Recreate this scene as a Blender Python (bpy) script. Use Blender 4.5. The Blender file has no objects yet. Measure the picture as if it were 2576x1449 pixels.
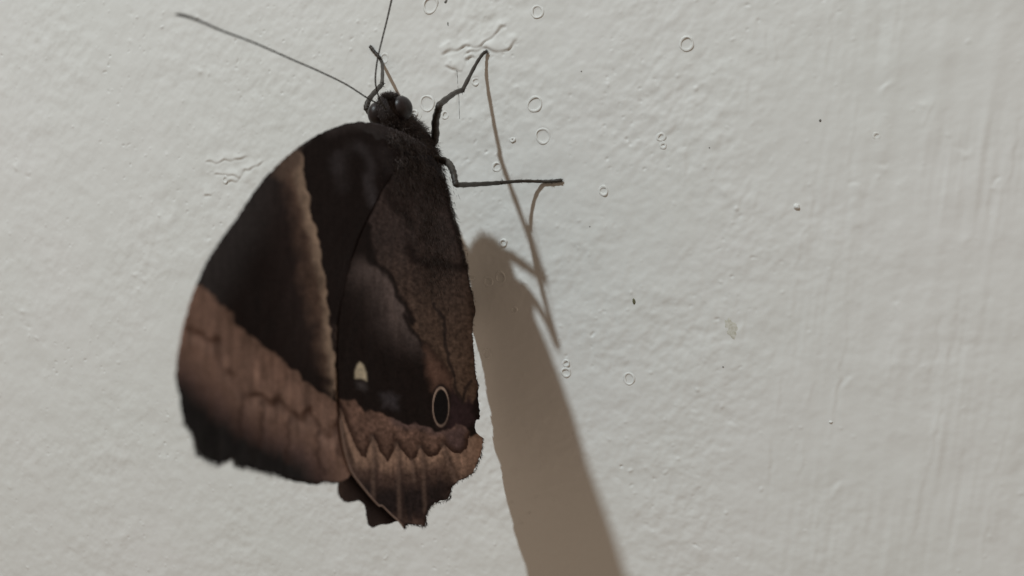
import bpy, math, random
import numpy as np
from mathutils import Vector, Matrix

# ------------------------------------------------------------------ camera model (units: 1 px = 0.07 mm on the wall)
PX = 7e-5
IW, IH = 2576.0, 1449.0
CD, CYAW, CPITCH = 2229.66, 0.39085, 0.07764
LIGHT = np.array([-3457.4, 10662.0, 8381.0])
U0 = -64.0                                   # sagittal plane of the butterfly (it stands square to the wall)
rng = np.random.default_rng(7)
random.seed(7)

scene = bpy.context.scene
COL = scene.collection

def to_world(a):                              # wall coords (u right, v up, h out of the wall) -> metres
    a = np.asarray(a, float)
    return np.stack([a[..., 0], -a[..., 2], a[..., 1]], -1) * PX

cf = np.array([-math.sin(CYAW)*math.cos(CPITCH), -math.sin(CPITCH), -math.cos(CYAW)*math.cos(CPITCH)])
cp = -cf*CD
cr = np.array([math.cos(CYAW), 0, -math.sin(CYAW)])
cu = np.cross(cr, cf)

cam_d = bpy.data.cameras.new('camera')
cam = bpy.data.objects.new('camera', cam_d)
COL.objects.link(cam)
def wdir(a): return Vector((a[0], -a[2], a[1]))
M = Matrix.Identity(4)
for i, ax in enumerate((wdir(cr), wdir(cu), -wdir(cf))):
    for j in range(3):
        M[j][i] = ax[j]
pw = to_world(cp)
for j in range(3):
    M[j][3] = pw[j]
cam.matrix_world = M
cam_d.sensor_width = 36.0
cam_d.lens = 36.0*CD/IW
cam_d.clip_start = 0.005
cam_d.clip_end = 50
cam_d.dof.use_dof = True
cam_d.dof.focus_distance = 2140*PX
cam_d.dof.aperture_fstop = 25.0
scene.camera = cam

# ------------------------------------------------------------------ light
world = bpy.data.worlds.new('World')
scene.world = world
world.use_nodes = True
bg = world.node_tree.nodes['Background']
bg.inputs['Color'].default_value = (1.0, 0.77, 0.59, 1)
bg.inputs['Strength'].default_value = 0.255

ld = bpy.data.lights.new('lamp', 'POINT')
ld.energy = 27.5
ld.color = (0.855, 0.955, 1.0)
ld.shadow_soft_size = 0.017
lamp = bpy.data.objects.new('lamp', ld)
lamp.location = Vector(to_world(LIGHT))
COL.objects.link(lamp)

vs = scene.view_settings
vs.view_transform = 'Standard'
vs.look = 'None'
vs.exposure = 0.0
vs.gamma = 1.0
vs.use_curve_mapping = False

# ------------------------------------------------------------------ geometry helpers
def ray(p):
    p = np.atleast_2d(np.asarray(p, float))
    return cf*CD + (p[:, :1]-IW/2)*cr - (p[:, 1:]-IH/2)*cu

def at_h(p, h=0.0):                           # where the sight line of a picture point meets height h above the wall
    D = ray(p)
    t = (np.asarray(h)-cp[2])/D[:, 2]
    return cp + t[:, None]*D

PN = np.array([1.0, .116, -.15]); PC = -114.4  # the butterfly's mid plane: near square to the wall, body axis a little off plumb
def at_u(p, u):                               # where it meets the mid plane, set off sideways by u-U0
    D = ray(p)
    t = (PC+np.asarray(u)-U0-cp@PN)/(D@PN)
    return cp + t[:, None]*D

# reading frames of the photograph (detail views) -> common picture scale
def k1(*a): a = np.array(a, float); return np.stack([(1300+a[:, 0]*.5522)/1.59, a[:, 1]*.5522/1.59], 1)
def k2(*a): a = np.array(a, float); return np.stack([(600+a[:, 0]/1.61)/1.59, (400+a[:, 1]/1.61)/1.59], 1)
def k3(*a): a = np.array(a, float); return np.stack([(600+a[:, 0]*.69)/1.59, (1200+a[:, 1]*.69)/1.59], 1)
def k5(*a): a = np.array(a, float); return np.stack([(1400+a[:, 0]*.345)/1.59, (300+a[:, 1]*.345)/1.59], 1)

def mesh_obj(name, verts, faces, mat, parent=None, smooth=True):
    me = bpy.data.meshes.new(name)
    verts = np.asarray(verts, np.float32)
    faces = np.asarray(faces, np.int32)
    n = faces.shape[1]
    me.vertices.add(len(verts)); me.vertices.foreach_set('co', verts.ravel())
    me.loops.add(faces.size); me.loops.foreach_set('vertex_index', faces.ravel())
    me.polygons.add(len(faces))
    me.polygons.foreach_set('loop_start', np.arange(0, faces.size, n, dtype=np.int32))
    me.update(calc_edges=True)
    me.validate()
    if smooth:
        me.polygons.foreach_set('use_smooth', np.ones(len(me.polygons), bool))
    me.materials.append(mat)
    o = bpy.data.objects.new(name, me)
    COL.objects.link(o)
    if parent is not None:
        o.parent = parent
    return o

def mat_new(name):
    m = bpy.data.materials.new(name); m.use_nodes = True
    nt = m.node_tree
    return m, nt, nt.nodes['Principled BSDF']

def noise_node(nt, scale, detail=4, rough=.55, vec=None):
    n = nt.nodes.new('ShaderNodeTexNoise')
    n.inputs['Scale'].default_value = scale
    n.inputs['Detail'].default_value = detail
    n.inputs['Roughness'].default_value = rough
    if vec is not None: nt.links.new(vec, n.inputs['Vector'])
    return n

def simple_mat(name, c1, c2, scale, rough, bump=0.0, bscale=6000, spec=.3, sheen=0.0):
    m, nt, b = mat_new(name)
    tc = nt.nodes.new('ShaderNodeTexCoord')
    n = noise_node(nt, scale, 5, .6, tc.outputs['Object'])
    r = nt.nodes.new('ShaderNodeValToRGB')
    r.color_ramp.elements[0].position = .3; r.color_ramp.elements[1].position = .7
    r.color_ramp.elements[0].color = (*c1, 1); r.color_ramp.elements[1].color = (*c2, 1)
    nt.links.new(n.outputs['Fac'], r.inputs['Fac'])
    nt.links.new(r.outputs['Color'], b.inputs['Base Color'])
    b.inputs['Roughness'].default_value = rough
    b.inputs['Specular IOR Level'].default_value = spec
    if sheen:
        b.inputs['Sheen Weight'].default_value = sheen
        b.inputs['Sheen Roughness'].default_value = .5
    if bump:
        n2 = noise_node(nt, bscale, 3, .6, tc.outputs['Object'])
        bp = nt.nodes.new('ShaderNodeBump')
        bp.inputs['Strength'].default_value = bump
        bp.inputs['Distance'].default_value = 5e-5
        nt.links.new(n2.outputs['Fac'], bp.inputs['Height'])
        nt.links.new(bp.outputs['Normal'], b.inputs['Normal'])
    return m

# wall paint
mat_wall, nt, b = mat_new('wall_paint')
tc = nt.nodes.new('ShaderNodeTexCoord')
n = noise_node(nt, 22, 4, .5, tc.outputs['Object'])
rp = nt.nodes.new('ShaderNodeValToRGB')
rp.color_ramp.elements[0].position = .3; rp.color_ramp.elements[1].position = .7
rp.color_ramp.elements[0].color = (.735, .745, .715, 1); rp.color_ramp.elements[1].color = (.762, .760, .738, 1)
nt.links.new(n.outputs['Fac'], rp.inputs['Fac'])
nt.links.new(rp.outputs['Color'], b.inputs['Base Color'])
b.inputs['Roughness'].default_value = .55
b.inputs['Specular IOR Level'].default_value = .25
n1 = noise_node(nt, 900, 5, .6, tc.outputs['Object'])
bp = nt.nodes.new('ShaderNodeBump'); bp.inputs['Strength'].default_value = .35; bp.inputs['Distance'].default_value = 3e-5
nt.links.new(n1.outputs['Fac'], bp.inputs['Height'])
nt.links.new(bp.outputs['Normal'], b.inputs['Normal'])
mat_ring = mat_wall

# wings: colour pattern is the scale pattern of the wing itself
mat_wing, nt, b = mat_new('wing_scales')
ca = nt.nodes.new('ShaderNodeVertexColor'); ca.layer_name = 'pattern'
tc = nt.nodes.new('ShaderNodeTexCoord')
n = noise_node(nt, 3500, 3, .6, tc.outputs['Object'])
mr = nt.nodes.new('ShaderNodeMapRange')
mr.inputs['From Min'].default_value = .3; mr.inputs['From Max'].default_value = .7
mr.inputs['To Min'].default_value = .85; mr.inputs['To Max'].default_value = 1.15
nt.links.new(n.outputs['Fac'], mr.inputs['Value'])
mx = nt.nodes.new('ShaderNodeVectorMath'); mx.operation = 'SCALE'
nt.links.new(ca.outputs['Color'], mx.inputs[0]); nt.links.new(mr.outputs['Result'], mx.inputs['Scale'])
nt.links.new(mx.outputs['Vector'], b.inputs['Base Color'])
b.inputs['Roughness'].default_value = .8
b.inputs['Specular IOR Level'].default_value = .04
bp = nt.nodes.new('ShaderNodeBump'); bp.inputs['Strength'].default_value = .3; bp.inputs['Distance'].default_value = 4e-5
nt.links.new(n.outputs['Fac'], bp.inputs['Height']); nt.links.new(bp.outputs['Normal'], b.inputs['Normal'])

mat_body = simple_mat('body_fur_base', (.020, .016, .016), (.040, .032, .030), 900, .8, .5, 4000, .15)
mat_fur = simple_mat('fur_brown', (.050, .040, .037), (.125, .100, .092), 700, .7, 0, 1, .2)
mat_wfur = simple_mat('wing_hair', (.040, .031, .028), (.095, .074, .068), 700, .7, 0, 1, .2)
mat_leg = simple_mat('leg_chitin', (.030, .025, .021), (.065, .054, .044), 1200, .55, .4, 5000, .35)
mat_ant = simple_mat('antenna_brown', (.032, .027, .022), (.065, .053, .043), 1500, .55, .3, 6000, .3)
mat_eye = simple_mat('eye_dark', (.016, .012, .012), (.034, .025, .024), 1400, .38, .4, 9000, .3)
mat_vein = simple_mat('vein_dark', (.013, .009, .008), (.024, .016, .013), 900, .7, 0, 1, .2)
mat_veinf = simple_mat('vein_brown', (.016, .011, .010), (.060, .040, .032), 60, .7, 0, 1, .2)
mat_rim = simple_mat('wing_rim_pale', (.24, .17, .145), (.36, .27, .235), 900, .7, 0, 1, .2)
mat_dirt = simple_mat('speck_olive', (.10, .10, .06), (.22, .21, .14), 3000, .8, .4, 5000, .1)
mat_dark = simple_mat('speck_dark', (.10, .095, .085), (.24, .23, .21), 3000, .8, .4, 5000, .1)
mat_stain = simple_mat('stain_yellow', (.50, .485, .39), (.74, .735, .69), 1800, .7, .4, 3000, .15)

# ------------------------------------------------------------------ wall
corn = at_h([(0, 0), (IW, 0), (IW, IH), (0, IH)])
umin, umax = corn[:, 0].min()-60, corn[:, 0].max()+60
vmin, vmax = corn[:, 1].min()-60, corn[:, 1].max()+60
ST = 2.9
us = np.arange(umin, umax, ST); vsx = np.arange(vmin, vmax, ST)
nu, nv = len(us), len(vsx)
fu = np.fft.fftfreq(nu, ST)[:, None]; fv = np.fft.fftfreq(nv, ST)[None, :]

def band(lu, lv, tilt=0.0, seed=0):           # smooth random field, features lu x lv px, unit rms
    r = np.random.default_rng(seed).normal(size=(nu, nv))
    c, s = math.cos(tilt), math.sin(tilt)
    a = (fu*c+fv*s)*lu; bb = (-fu*s+fv*c)*lv
    q = a*a+bb*bb
    g = np.sqrt(q)*np.exp(-q*2.2)
    z = np.fft.ifft2(np.fft.fft2(r)*g).real
    return z/z.std()

def smooth(x, a, bq): t = np.clip((x-a)/(bq-a), 0, 1); return t*t*(3-2*t)
Ug, Vg = np.meshgrid(us, vsx, indexing='ij')
def slope_scale(z, s):                        # scale a field to the rms slope s
    gx, gy = np.gradient(z, ST)
    return z*(s/math.sqrt((gx**2+gy**2).mean()))
z1 = slope_scale(band(44, 40, .5, 1), .030)
z2 = slope_scale(band(24, 20, .8, 2), .046)+slope_scale(band(12, 11, .8, 12), .030)
z3 = slope_scale(band(120, 100, 0, 3), .022)
patch = np.clip(.95+.22*band(300, 260, 0, 4), .6, 1.5)
zr = slope_scale(band(40, 330, -.085, 5), .042)
zr2 = slope_scale(band(16, 200, -.09, 6), .055)
right = at_h([(1750, 700)])[0, 0]; right2 = at_h([(2250, 700)])[0, 0]
mR = np.clip((Ug-right)/(right2-right), 0, 1); mR = mR*mR*(3-2*mR)
patchR = np.clip(.6+.6*band(200, 300, 0, 8), 0, 1.6)
leftc = at_h([(950, 600)])[0, 0]; leftd = at_h([(350, 600)])[0, 0]
mL = smooth(-Ug, -leftc, -leftd)                # rolled more smoothly further left
Z = (z1*1.15+z2*(1-.45*mL))*patch*(1-.55*mR)+z3+(zr+zr2*patchR)*mR*.8

def W2(p): return at_h([p])[0]
wob = band(40, 40, 0, 21); wob2 = band(30, 30, 0, 22)

def seg_dist(P, Q, A, B):                     # distance of grid points from segment
    ax, ay = A; bx, by = B; dx, dy = bx-ax, by-ay
    t = np.clip(((P-ax)*dx+(Q-ay)*dy)/(dx*dx+dy*dy), 0, 1)
    return np.hypot(P-ax-t*dx, Q-ay-t*dy), t

def bump(p, q, w, hgt, soft=.5):              # ridge (hgt>0) or groove along a picture segment
    global Z
    A = W2(p)[:2]; B = W2(q)[:2]
    lo = np.minimum(A, B)-w*4; hi = np.maximum(A, B)+w*4
    i0, i1 = np.searchsorted(us, [lo[0], hi[0]]); j0, j1 = np.searchsorted(vsx, [lo[1], hi[1]])
    s = np.s_[i0:i1, j0:j1]
    d, t = seg_dist(Ug[s]+wob[s]*w*.35, Vg[s]+wob2[s]*w*.35, A, B)
    Z[s] += hgt*np.exp(-(d/w)**2)*(np.sin(np.pi*np.clip(t, .05, .95))**.5)

def step(p, q, w, hgt):                       # a one-sided edge: paint sits higher on the left of p->q, easing off after w px
    global Z
    A = W2(p)[:2]; B = W2(q)[:2]
    lo = np.minimum(A, B)-w*2; hi = np.maximum(A, B)+w*2
    i0, i1 = np.searchsorted(us, [lo[0], hi[0]]); j0, j1 = np.searchsorted(vsx, [lo[1], hi[1]])
    s = np.s_[i0:i1, j0:j1]
    d, t = seg_dist(Ug[s], Vg[s], A, B)
    sd = ((B[0]-A[0])*(Vg[s]-A[1])-(B[1]-A[1])*(Ug[s]-A[0]))/np.hypot(*(B-A))+wob[s]*4
    e = smooth(sd, -3, 3)*np.exp(-(np.maximum(sd, 0)/w)**2)*np.exp(-(np.maximum(d-np.abs(sd), 0)/6)**2)
    Z[s] += hgt*e*np.clip(np.minimum(t, 1-t)*8, 0, 1)

# cracked, lifted paint round the foot of the front leg, and by the wing's edge (picture points)
def chain(pts, w, hgt, fn):                   # along a whole broken line: fn is bump (ridge or groove) or step (lifted edge)
    P_ = np.array([W2(p)[:2] for p in pts])
    lo = P_.min(0)-w*3; hi = P_.max(0)+w*3
    i0, i1 = np.searchsorted(us, [lo[0], hi[0]]); j0, j1 = np.searchsorted(vsx, [lo[1], hi[1]])
    s = np.s_[i0:i1, j0:j1]
    X_, Y_ = Ug[s]+wob[s]*2.5, Vg[s]+wob2[s]*2.5
    best = np.full(X_.shape, 1e9); sgn = np.zeros(X_.shape); along = np.zeros(X_.shape)
    ls = np.hypot(*np.diff(P_, axis=0).T); cum = np.concatenate([[0], np.cumsum(ls)])
    for k in range(len(P_)-1):
        d, t = seg_dist(X_, Y_, P_[k], P_[k+1])
        e = P_[k+1]-P_[k]
        sd = (e[0]*(Y_-P_[k][1])-e[1]*(X_-P_[k][0]))/ls[k]
        m_ = d < best
        best[m_] = d[m_]; sgn[m_] = np.sign(sd[m_]); along[m_] = (cum[k]+t*ls[k])[m_]
    al = along/cum[-1]
    end = smooth(np.minimum(al, 1-al), 0, .10)*(.75+.25*np.sin(along*.11))
    if fn is bump:
        Z[s] += hgt*np.exp(-(best/w)**2)*end
    else:
        sd = sgn*best
        Z[s] += hgt*smooth(sd, -2.5, 2.5)*np.exp(-(np.maximum(sd, 0)/w)**2)*end
crack1 = k1((825, 385), (900, 380), (960, 360), (1030, 325), (1080, 338), (1130, 325), (1165, 300), (1240, 235), (1330, 155))
crack2 = k1((1010, 400), (1060, 375), (1130, 345), (1185, 365), (1250, 375), (1320, 345), (1390, 285), (1405, 240))
crack3 = k1((865, 470), (920, 495), (990, 515))
crack4 = k1((1025, 425), (1060, 430), (1100, 400))
crack5 = k1((900, 300), (870, 330), (835, 372))
for cnum, cpts in enumerate((crack1, crack2, crack3, crack4)):
    chain(list(cpts[::1]), 18, 3.2, step)
    chain(list(cpts+np.array([0, 2.5])), 4, -1.7, bump)
chain(list(crack5), 8, 1.6, bump)
chain(list(k1((975, 225), (970, 300), (965, 360))), 6, -1.0, bump)
chain(list(k1((955, 510), (960, 600), (968, 720), (975, 860))), 3.0, -2.2, bump)
for c in (k2((400, 480), (470, 480), (560, 490), (600, 470), (650, 440), (740, 390)), k2((350, 385), (420, 400), (480, 380), (560, 385), (640, 350)),
          k2((345, 605), (400, 625)), k2((480, 515), (540, 525), (580, 480))):
    chain(list(c), 14, 2.5, step); chain(list(c+np.array([0, 2.5])), 4, -1.3, bump)
# knocks and pimples, left part of the wall
for (x, y, w, hg) in ((498/1, 45, 9, 2.2), (500, 180, 10, 2.2), (525, 186, 7, 1.6), (40, 420, 12, 2.4), (70, 440, 9, -1.6), (55, 785, 14, 2.4), (70, 820, 12, -1.8), (92, 850, 8, 2.2),
                      (110, 858, 12, -1.4), (340, 690, 8, 2.2), (360, 705, 8, 1.6), (350, 728, 7, 1.4), (524, 595, 9, -2.0), (180, 1390, 14, -1.2), (72, 1290, 16, -1.0), (25, 1220, 12, 1.6), (296, 908, 8, 1.4),
                      (330, 30, 10, -1.2), (325, 105, 12, 1.6), (775, 200, 9, -1.6), (1285, 352, 5, 2.0), (1170, 240, 4, -1.5)):
    p = np.array([x, y], float)
    bump(tuple(p+[-w*.6, 0]), tuple(p+[w*.6, 3]), w*.8, hg)
pit = np.clip(band(15, 13, 0, 41)-1.9, 0, 2.0)*np.clip(.3+.9*band(260, 240, 0, 42), 0, 1.5)
Z += -1.2*pit*(1-mR)+.9*np.clip(band(16, 16, 0, 43)-2.1, 0, 2)*(1-.5*mR)   # pinholes and pimples in the paint
# long brush marks and lifted roller edges, right part of the wall
for pts, w, hg in ((k1((0, 0), (0, 1)), 0, 0),):
    pass
def k6(*a): a = np.array(a, float); return np.stack([(2400+a[:, 0]*.7936)/1.59, a[:, 1]*.7936/1.59], 1)
def k7(*a): a = np.array(a, float); return np.stack([(2400+a[:, 0]*.7962)/1.59, (1150+a[:, 1]*.7962)/1.59], 1)
for c in (k6((1175, 20), (1160, 150), (1140, 280), (1125, 370)), k6((745, 400), (740, 470), (730, 520)), k6((830, 150), (820, 310)), k6((880, 160), (875, 330)), k6((1300, 460), (1270, 640), (1245, 900)),
          k6((1345, 880), (1335, 960)), k6((755, 895), (735, 960), (690, 1010), (665, 1135)), k6((790, 960), (770, 1100)), k6((1085, 985), (1060, 1060)), k6((1050, 1130), (1010, 1190), (985, 1440)),
          k6((1680, 510), (1630, 640)), k6((1170, 1300), (1150, 1440)), k6((1860, 1180), (1830, 1230)), k6((435, 700), (420, 930)),
          k7((975, 0), (955, 140)), k7((720, 100), (700, 280)), k7((1250, 60), (1215, 330), (1180, 540), (1165, 600)), k7((905, 440), (880, 690)), k7((1020, 790), (985, 960)), k7((1060, 490), (1040, 590)),
          k7((1470, 290), (1450, 500)), k7((1800, 0), (1720, 560), (1640, 900), (1560, 1300)), k7((2060, 600), (1960, 1050), (1900, 1400)), k7((1200, 400), (1150, 800)), k7((1100, 1050), (1070, 1400)),
          k7((840, 760), (850, 970)), k7((1700, 150), (1640, 500)), k7((690, 40), (670, 90)), k7((870, 300), (855, 345)), k6((1990, 780), (1930, 1200)), k6((2100, 600), (2050, 1000))):
    for a, bq in zip(c[:-1], c[1:]):
        bump(tuple(a), tuple(bq), 6, .6)
        bump(tuple(a+[8, 0]), tuple(bq+[8, 0]), 6, -.45)
for c in (k6((1795, 755), (1850, 735)), k6((1590, 500), (1640, 485)), k6((1405, 825), (1460, 835)), k6((1985, 910), (2025, 912)), k7((1110, 1050), (1200, 960)), k7((1480, 70), (1500, 60)), k7((1210, 465), (1260, 430)),
          k6((1230, 910), (1320, 935)), k6((1400, 440), (1460, 400)), k7((440, 605), (480, 595)), k7((640, 690), (670, 655)), k7((210, 1190), (270, 1225)), k7((590, 810), (640, 800)), k6((590, 905), (660, 935))):
    for a, bq in zip(c[:-1], c[1:]):
        bump(tuple(a), tuple(bq), 8, -1.1); bump(tuple(a+[4, 12]), tuple(bq+[4, 12]), 11, 1.0)

RINGS = [(1083, 13, 18.5), (1352, 30, 13.5), (1727, 110, 14.5), (1197, 205, 8.5), (1075, 260, 18), (1120, 290, 8.5), (1345, 262, 17), (1366, 342, 16.5), (1042, 286, 9),
         (1250, 420, 10), (1518, 480, 9.5), (1266, 611, 8), (1228, 708, 10.5), (1259, 698, 12), (1187, 697, 8), (1293, 780, 7), (1225, 890, 10.5), (1424, 914, 7.5), (1424, 937, 10), (1583, 953, 12),
         (1663, 345, 8), (1668, 366, 6), (968, 146, 10), (1290, 352, 4.5), (2205, 342, 6), (566, 452, 8)]
for (x, y, r) in RINGS:
    c = W2((x, y))
    i0, i1 = np.searchsorted(us, [c[0]-r*1.6, c[0]+r*1.6]); j0, j1 = np.searchsorted(vsx, [c[1]-r*1.6, c[1]+r*1.6])
    d_ = np.hypot(Ug[i0:i1, j0:j1]-c[0], Vg[i0:i1, j0:j1]-c[1])
    Z[i0:i1, j0:j1] = Z[i0:i1, j0:j1]*(1-.7*smooth(r*1.5-d_, 0, r*.5))-.9*smooth(r*.95-d_, 0, 5)

# irregular grid: dense where the picture looks, a wide margin at a third of that, then coarse out to the edges of the wall
K = 90
iu = np.concatenate([np.arange(-3*K, 0, 3), np.arange(nu), nu-1+np.arange(3, 3*K+1, 3)])
jv = np.concatenate([np.arange(-3*K, 0, 3), np.arange(nv), nv-1+np.arange(3, 3*K+1, 3)])
MARG = np.array([120, 500, 1300, 3000, 6000.])
uc = us[0]+iu*ST; vc = vsx[0]+jv*ST
ua = np.concatenate([uc[0]-MARG[::-1], uc, uc[-1]+MARG]); va = np.concatenate([vc[0]-MARG[::-1], vc, vc[-1]+MARG])
ZZ = np.zeros((len(ua), len(va)))
m = len(MARG)
ix = np.ix_(iu % nu, jv % nv)                 # the random fields tile, so the same paint goes on outside the dense part
UU, VV = np.meshgrid(uc, vc, indexing='ij')
mRx = smooth(UU, right, right2); mLx = smooth(-UU, -leftc, -leftd)
Zx = (z1[ix]*1.15+z2[ix]*(1-.45*mLx))*patch[ix]*(1-.55*mRx)+z3[ix]+(zr[ix]+zr2[ix]*patchR[ix])*mRx*.8
ed = np.minimum.reduce([Ug-us[0], us[-1]-Ug, Vg-vsx[0], vsx[-1]-Vg])
e_ = smooth(ed, 0, 40)
Zx[K:-K, K:-K] = Z*e_+Zx[K:-K, K:-K]*(1-e_)
ed = np.minimum.reduce([UU-uc[0], uc[-1]-UU, VV-vc[0], vc[-1]-VV])
ZZ[m:-m, m:-m] = Zx*smooth(ed, 0, 150)
print('wall grid', nu, nv, ZZ.shape)
A, Bq = np.meshgrid(ua, va, indexing='ij')
front = to_world(np.stack([A, Bq, ZZ], -1)).reshape(-1, 3)
NU, NV = len(ua), len(va)
idx = np.arange(NU*NV).reshape(NU, NV)
quads = np.stack([idx[:-1, :-1], idx[1:, :-1], idx[1:, 1:], idx[:-1, 1:]], -1).reshape(-1, 4)
T = 1500.0                                    # wall thickness
bc = to_world(np.array([(ua[0], va[0], -T), (ua[-1], va[0], -T), (ua[-1], va[-1], -T), (ua[0], va[-1], -T)]))
nb = NU*NV
cor = [idx[0, 0], idx[-1, 0], idx[-1, -1], idx[0, -1]]
extra = [(nb+3, nb+2, nb+1, nb)]
wall = mesh_obj('wall', np.vstack([front, bc]), np.vstack([quads, extra, [(cor[i], nb+i, nb+(i+1) % 4, cor[(i+1) % 4]) for i in range(4)]]), mat_wall)
wall['kind'] = 'structure'
wall['label'] = 'white painted plaster wall with brush marks and burst paint bubbles'

def wall_z(u, v):
    i = np.clip(np.searchsorted(us, u), 0, nu-1); j = np.clip(np.searchsorted(vsx, v), 0, nv-1)
    return Z[i, j]

# tubes --------------------------------------------------------------
def smooth_path(pts, n=6):
    pts = np.asarray(pts, float); out = []
    for i in range(len(pts)-1):
        p0 = pts[max(i-1, 0)]; p1 = pts[i]; p2 = pts[i+1]; p3 = pts[min(i+2, len(pts)-1)]
        for j in range(n):
            t = j/n
            out.append(.5*((2*p1)+(-p0+p2)*t+(2*p0-5*p1+4*p2-p3)*t*t+(-p0+3*p1-3*p2+p3)*t**3))
    out.append(pts[-1]); return np.array(out)

def tube(path, rad, k=8, cap=True):
    path = np.asarray(path, float); rad = np.broadcast_to(rad, (len(path),)).astype(float)
    vv, ff = [], []
    T_ = np.gradient(path, axis=0); T_ /= np.linalg.norm(T_, axis=1)[:, None]+1e-12
    ref = np.array([.31, .42, .85]); 
    nrm = np.cross(T_[0], ref); nrm /= np.linalg.norm(nrm)
    for i in range(len(path)):
        nrm = nrm-T_[i]*(nrm@T_[i]); nrm /= np.linalg.norm(nrm)+1e-12
        bn = np.cross(T_[i], nrm)
        for j in range(k):
            a = 2*math.pi*j/k
            vv.append(path[i]+rad[i]*(math.cos(a)*nrm+math.sin(a)*bn))
    for i in range(len(path)-1):
        for j in range(k):
            ff.append((i*k+j, i*k+(j+1) % k, (i+1)*k+(j+1) % k, (i+1)*k+j))
    if cap:
        for e, s in ((0, 1), (len(path)-1, -1)):
            for j in range(1, k-2, 2):
                f = (e*k, e*k+j+2 if j+2 < k else e*k, e*k+j+1, e*k+j)
                ff.append(f if s > 0 else f[::-1])
    return np.array(vv), np.array(ff)

def hairline(name, pts, r, mat):              # a hairline flaw running down the paint
    P_ = smooth_path(np.array([W2(p) for p in pts]), 8)
    P_[:, 2] = [wall_z(a, b_)+.3 for a, b_ in P_[:, :2]]
    v_, f_ = tube(P_, np.full(len(P_), r)*(1+.4*np.sin(np.arange(len(P_))*1.9)), 6)
    return mesh_obj(name, to_world(v_), f_, mat, wall)

# burst paint bubbles: little raised rims
def torus(R, r, hgt, n=28, k=8, sq=1.0, ph=0.0):
    vv, ff = [], []
    for i in range(n):
        a = 2*math.pi*i/n
        rr = r*(1+.25*math.sin(a*2+ph)+.12*math.sin(a*5+ph*3)); h2 = hgt*max(.12, .85+.45*math.sin(a+ph*2)+.25*math.sin(a*3+ph))
        for j in range(k):
            t = 2*math.pi*j/k
            R2 = R*(1+.045*math.sin(2*a+ph*1.3)+.03*math.sin(3*a+ph))+rr*math.cos(t)
            vv.append((R2*math.cos(a), R2*math.sin(a)*sq, h2*math.sin(t)))
    for i in range(n):
        for j in range(k):
            ff.append((i*k+j, ((i+1) % n)*k+j, ((i+1) % n)*k+(j+1) % k, i*k+(j+1) % k))
    return np.array(vv), np.array(ff)

FAINT = {20, 21, 22, 24, 25}
for i, (x, y, r) in enumerate(RINGS):
    c = W2((x, y))
    f = .55 if i in FAINT else 1.0
    vv, ff = torus(r*1.03, 2.9, 1.55*f, sq=1+.06*math.sin(i*2.1), ph=i*1.7)
    vv = vv+np.array([c[0], c[1], .15])
    mesh_obj('paint_bubble_rim', to_world(vv), ff, mat_ring, wall)

# specks, a paint nib and a stain
def blob(name, x, y, rx, ry, hgt, mat, rot=0.0, seed=0, n=18):
    g = np.random.default_rng(seed+100)
    c = W2((x, y)); vv = []; ff = []
    rad = 1+.32*g.normal(size=n)*.7
    rad = (rad+np.roll(rad, 1)+np.roll(rad, -1))/3
    rings = ((1.0, -.3), (.93, .35), (.7, .75), (.35, .95))
    for s, z in rings:
        for i in range(n):
            a = 2*math.pi*i/n
            px, py = rx*s*rad[i]*math.cos(a), ry*s*rad[i]*math.sin(a)
            vv.append((px*math.cos(rot)-py*math.sin(rot), px*math.sin(rot)+py*math.cos(rot), z*hgt*(1+.15*g.normal())))
    vv.append((0, 0, hgt))
    for k in range(len(rings)-1):
        for i in range(n):
            ff.append((k*n+i, k*n+(i+1) % n, (k+1)*n+(i+1) % n, (k+1)*n+i))
    k = len(rings)-1
    for i in range(0, n, 2):
        ff.append((k*n+i, k*n+(i+1) % n, k*n+(i+2) % n, len(vv)-1))
    vv = np.array(vv)+np.array([c[0], c[1], wall_z(c[0], c[1])])
    return mesh_obj(name, to_world(vv), np.array(ff), mat, wall)
hairline('hairline_crack', k1((955, 510), (960, 600), (968, 720), (975, 860)), .42, mat_dark)
blob('paint_nib', 2005, 521, 7, 7, 5, mat_wall, seed=1)
blob('paint_nib', 2090, 1062, 3.5, 3.5, 2.5, mat_wall, seed=2)
blob('dark_speck', 2063, 303, 3, 3.4, 1.0, mat_dark, seed=3)
blob('olive_speck', 1595, 758, 3.8, 7, 1.6, mat_dirt, .1, seed=4)
blob('dark_speck', 1463, 180, 1.6, 1.6, .8, mat_dark, seed=5)
blob('dark_speck', 1484, 570, 1.6, 1.6, .8, mat_dark, seed=6)
blob('dark_speck', 1122, 4, 3.6, 6, 1.0, mat_dark, -.6, seed=7)
blob('dark_speck', 1127, 60, 1.6, 5, .8, mat_dark, .1, seed=8)
blob('dark_speck', 1819, 923, 1.8, 1.8, 1.0, mat_dark, seed=9)
blob('yellow_stain', 1841, 827, 13, 24, .5, mat_stain, .62, seed=10, n=44)
blob('dark_speck', 1785, 372, 1.5, 1.5, .8, mat_dark, seed=12)

# ------------------------------------------------------------------ butterfly
bf = bpy.data.objects.new('butterfly', None)
COL.objects.link(bf)
bf['label'] = 'dark brown butterfly with folded wings clinging to the white wall'
bf['category'] = 'butterfly'
bf_loc = to_world(np.array([U0, 150.0, 0.0]))
bf.location = Vector(bf_loc)
def part(name, verts, faces, mat, parent=None, smooth=True):
    """verts in wall px; placed so that parents with an offset keep the world position"""
    w = to_world(np.asarray(verts, float)) - bf_loc
    o = mesh_obj(name, w, faces, mat, parent or bf, smooth)
    return o

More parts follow.
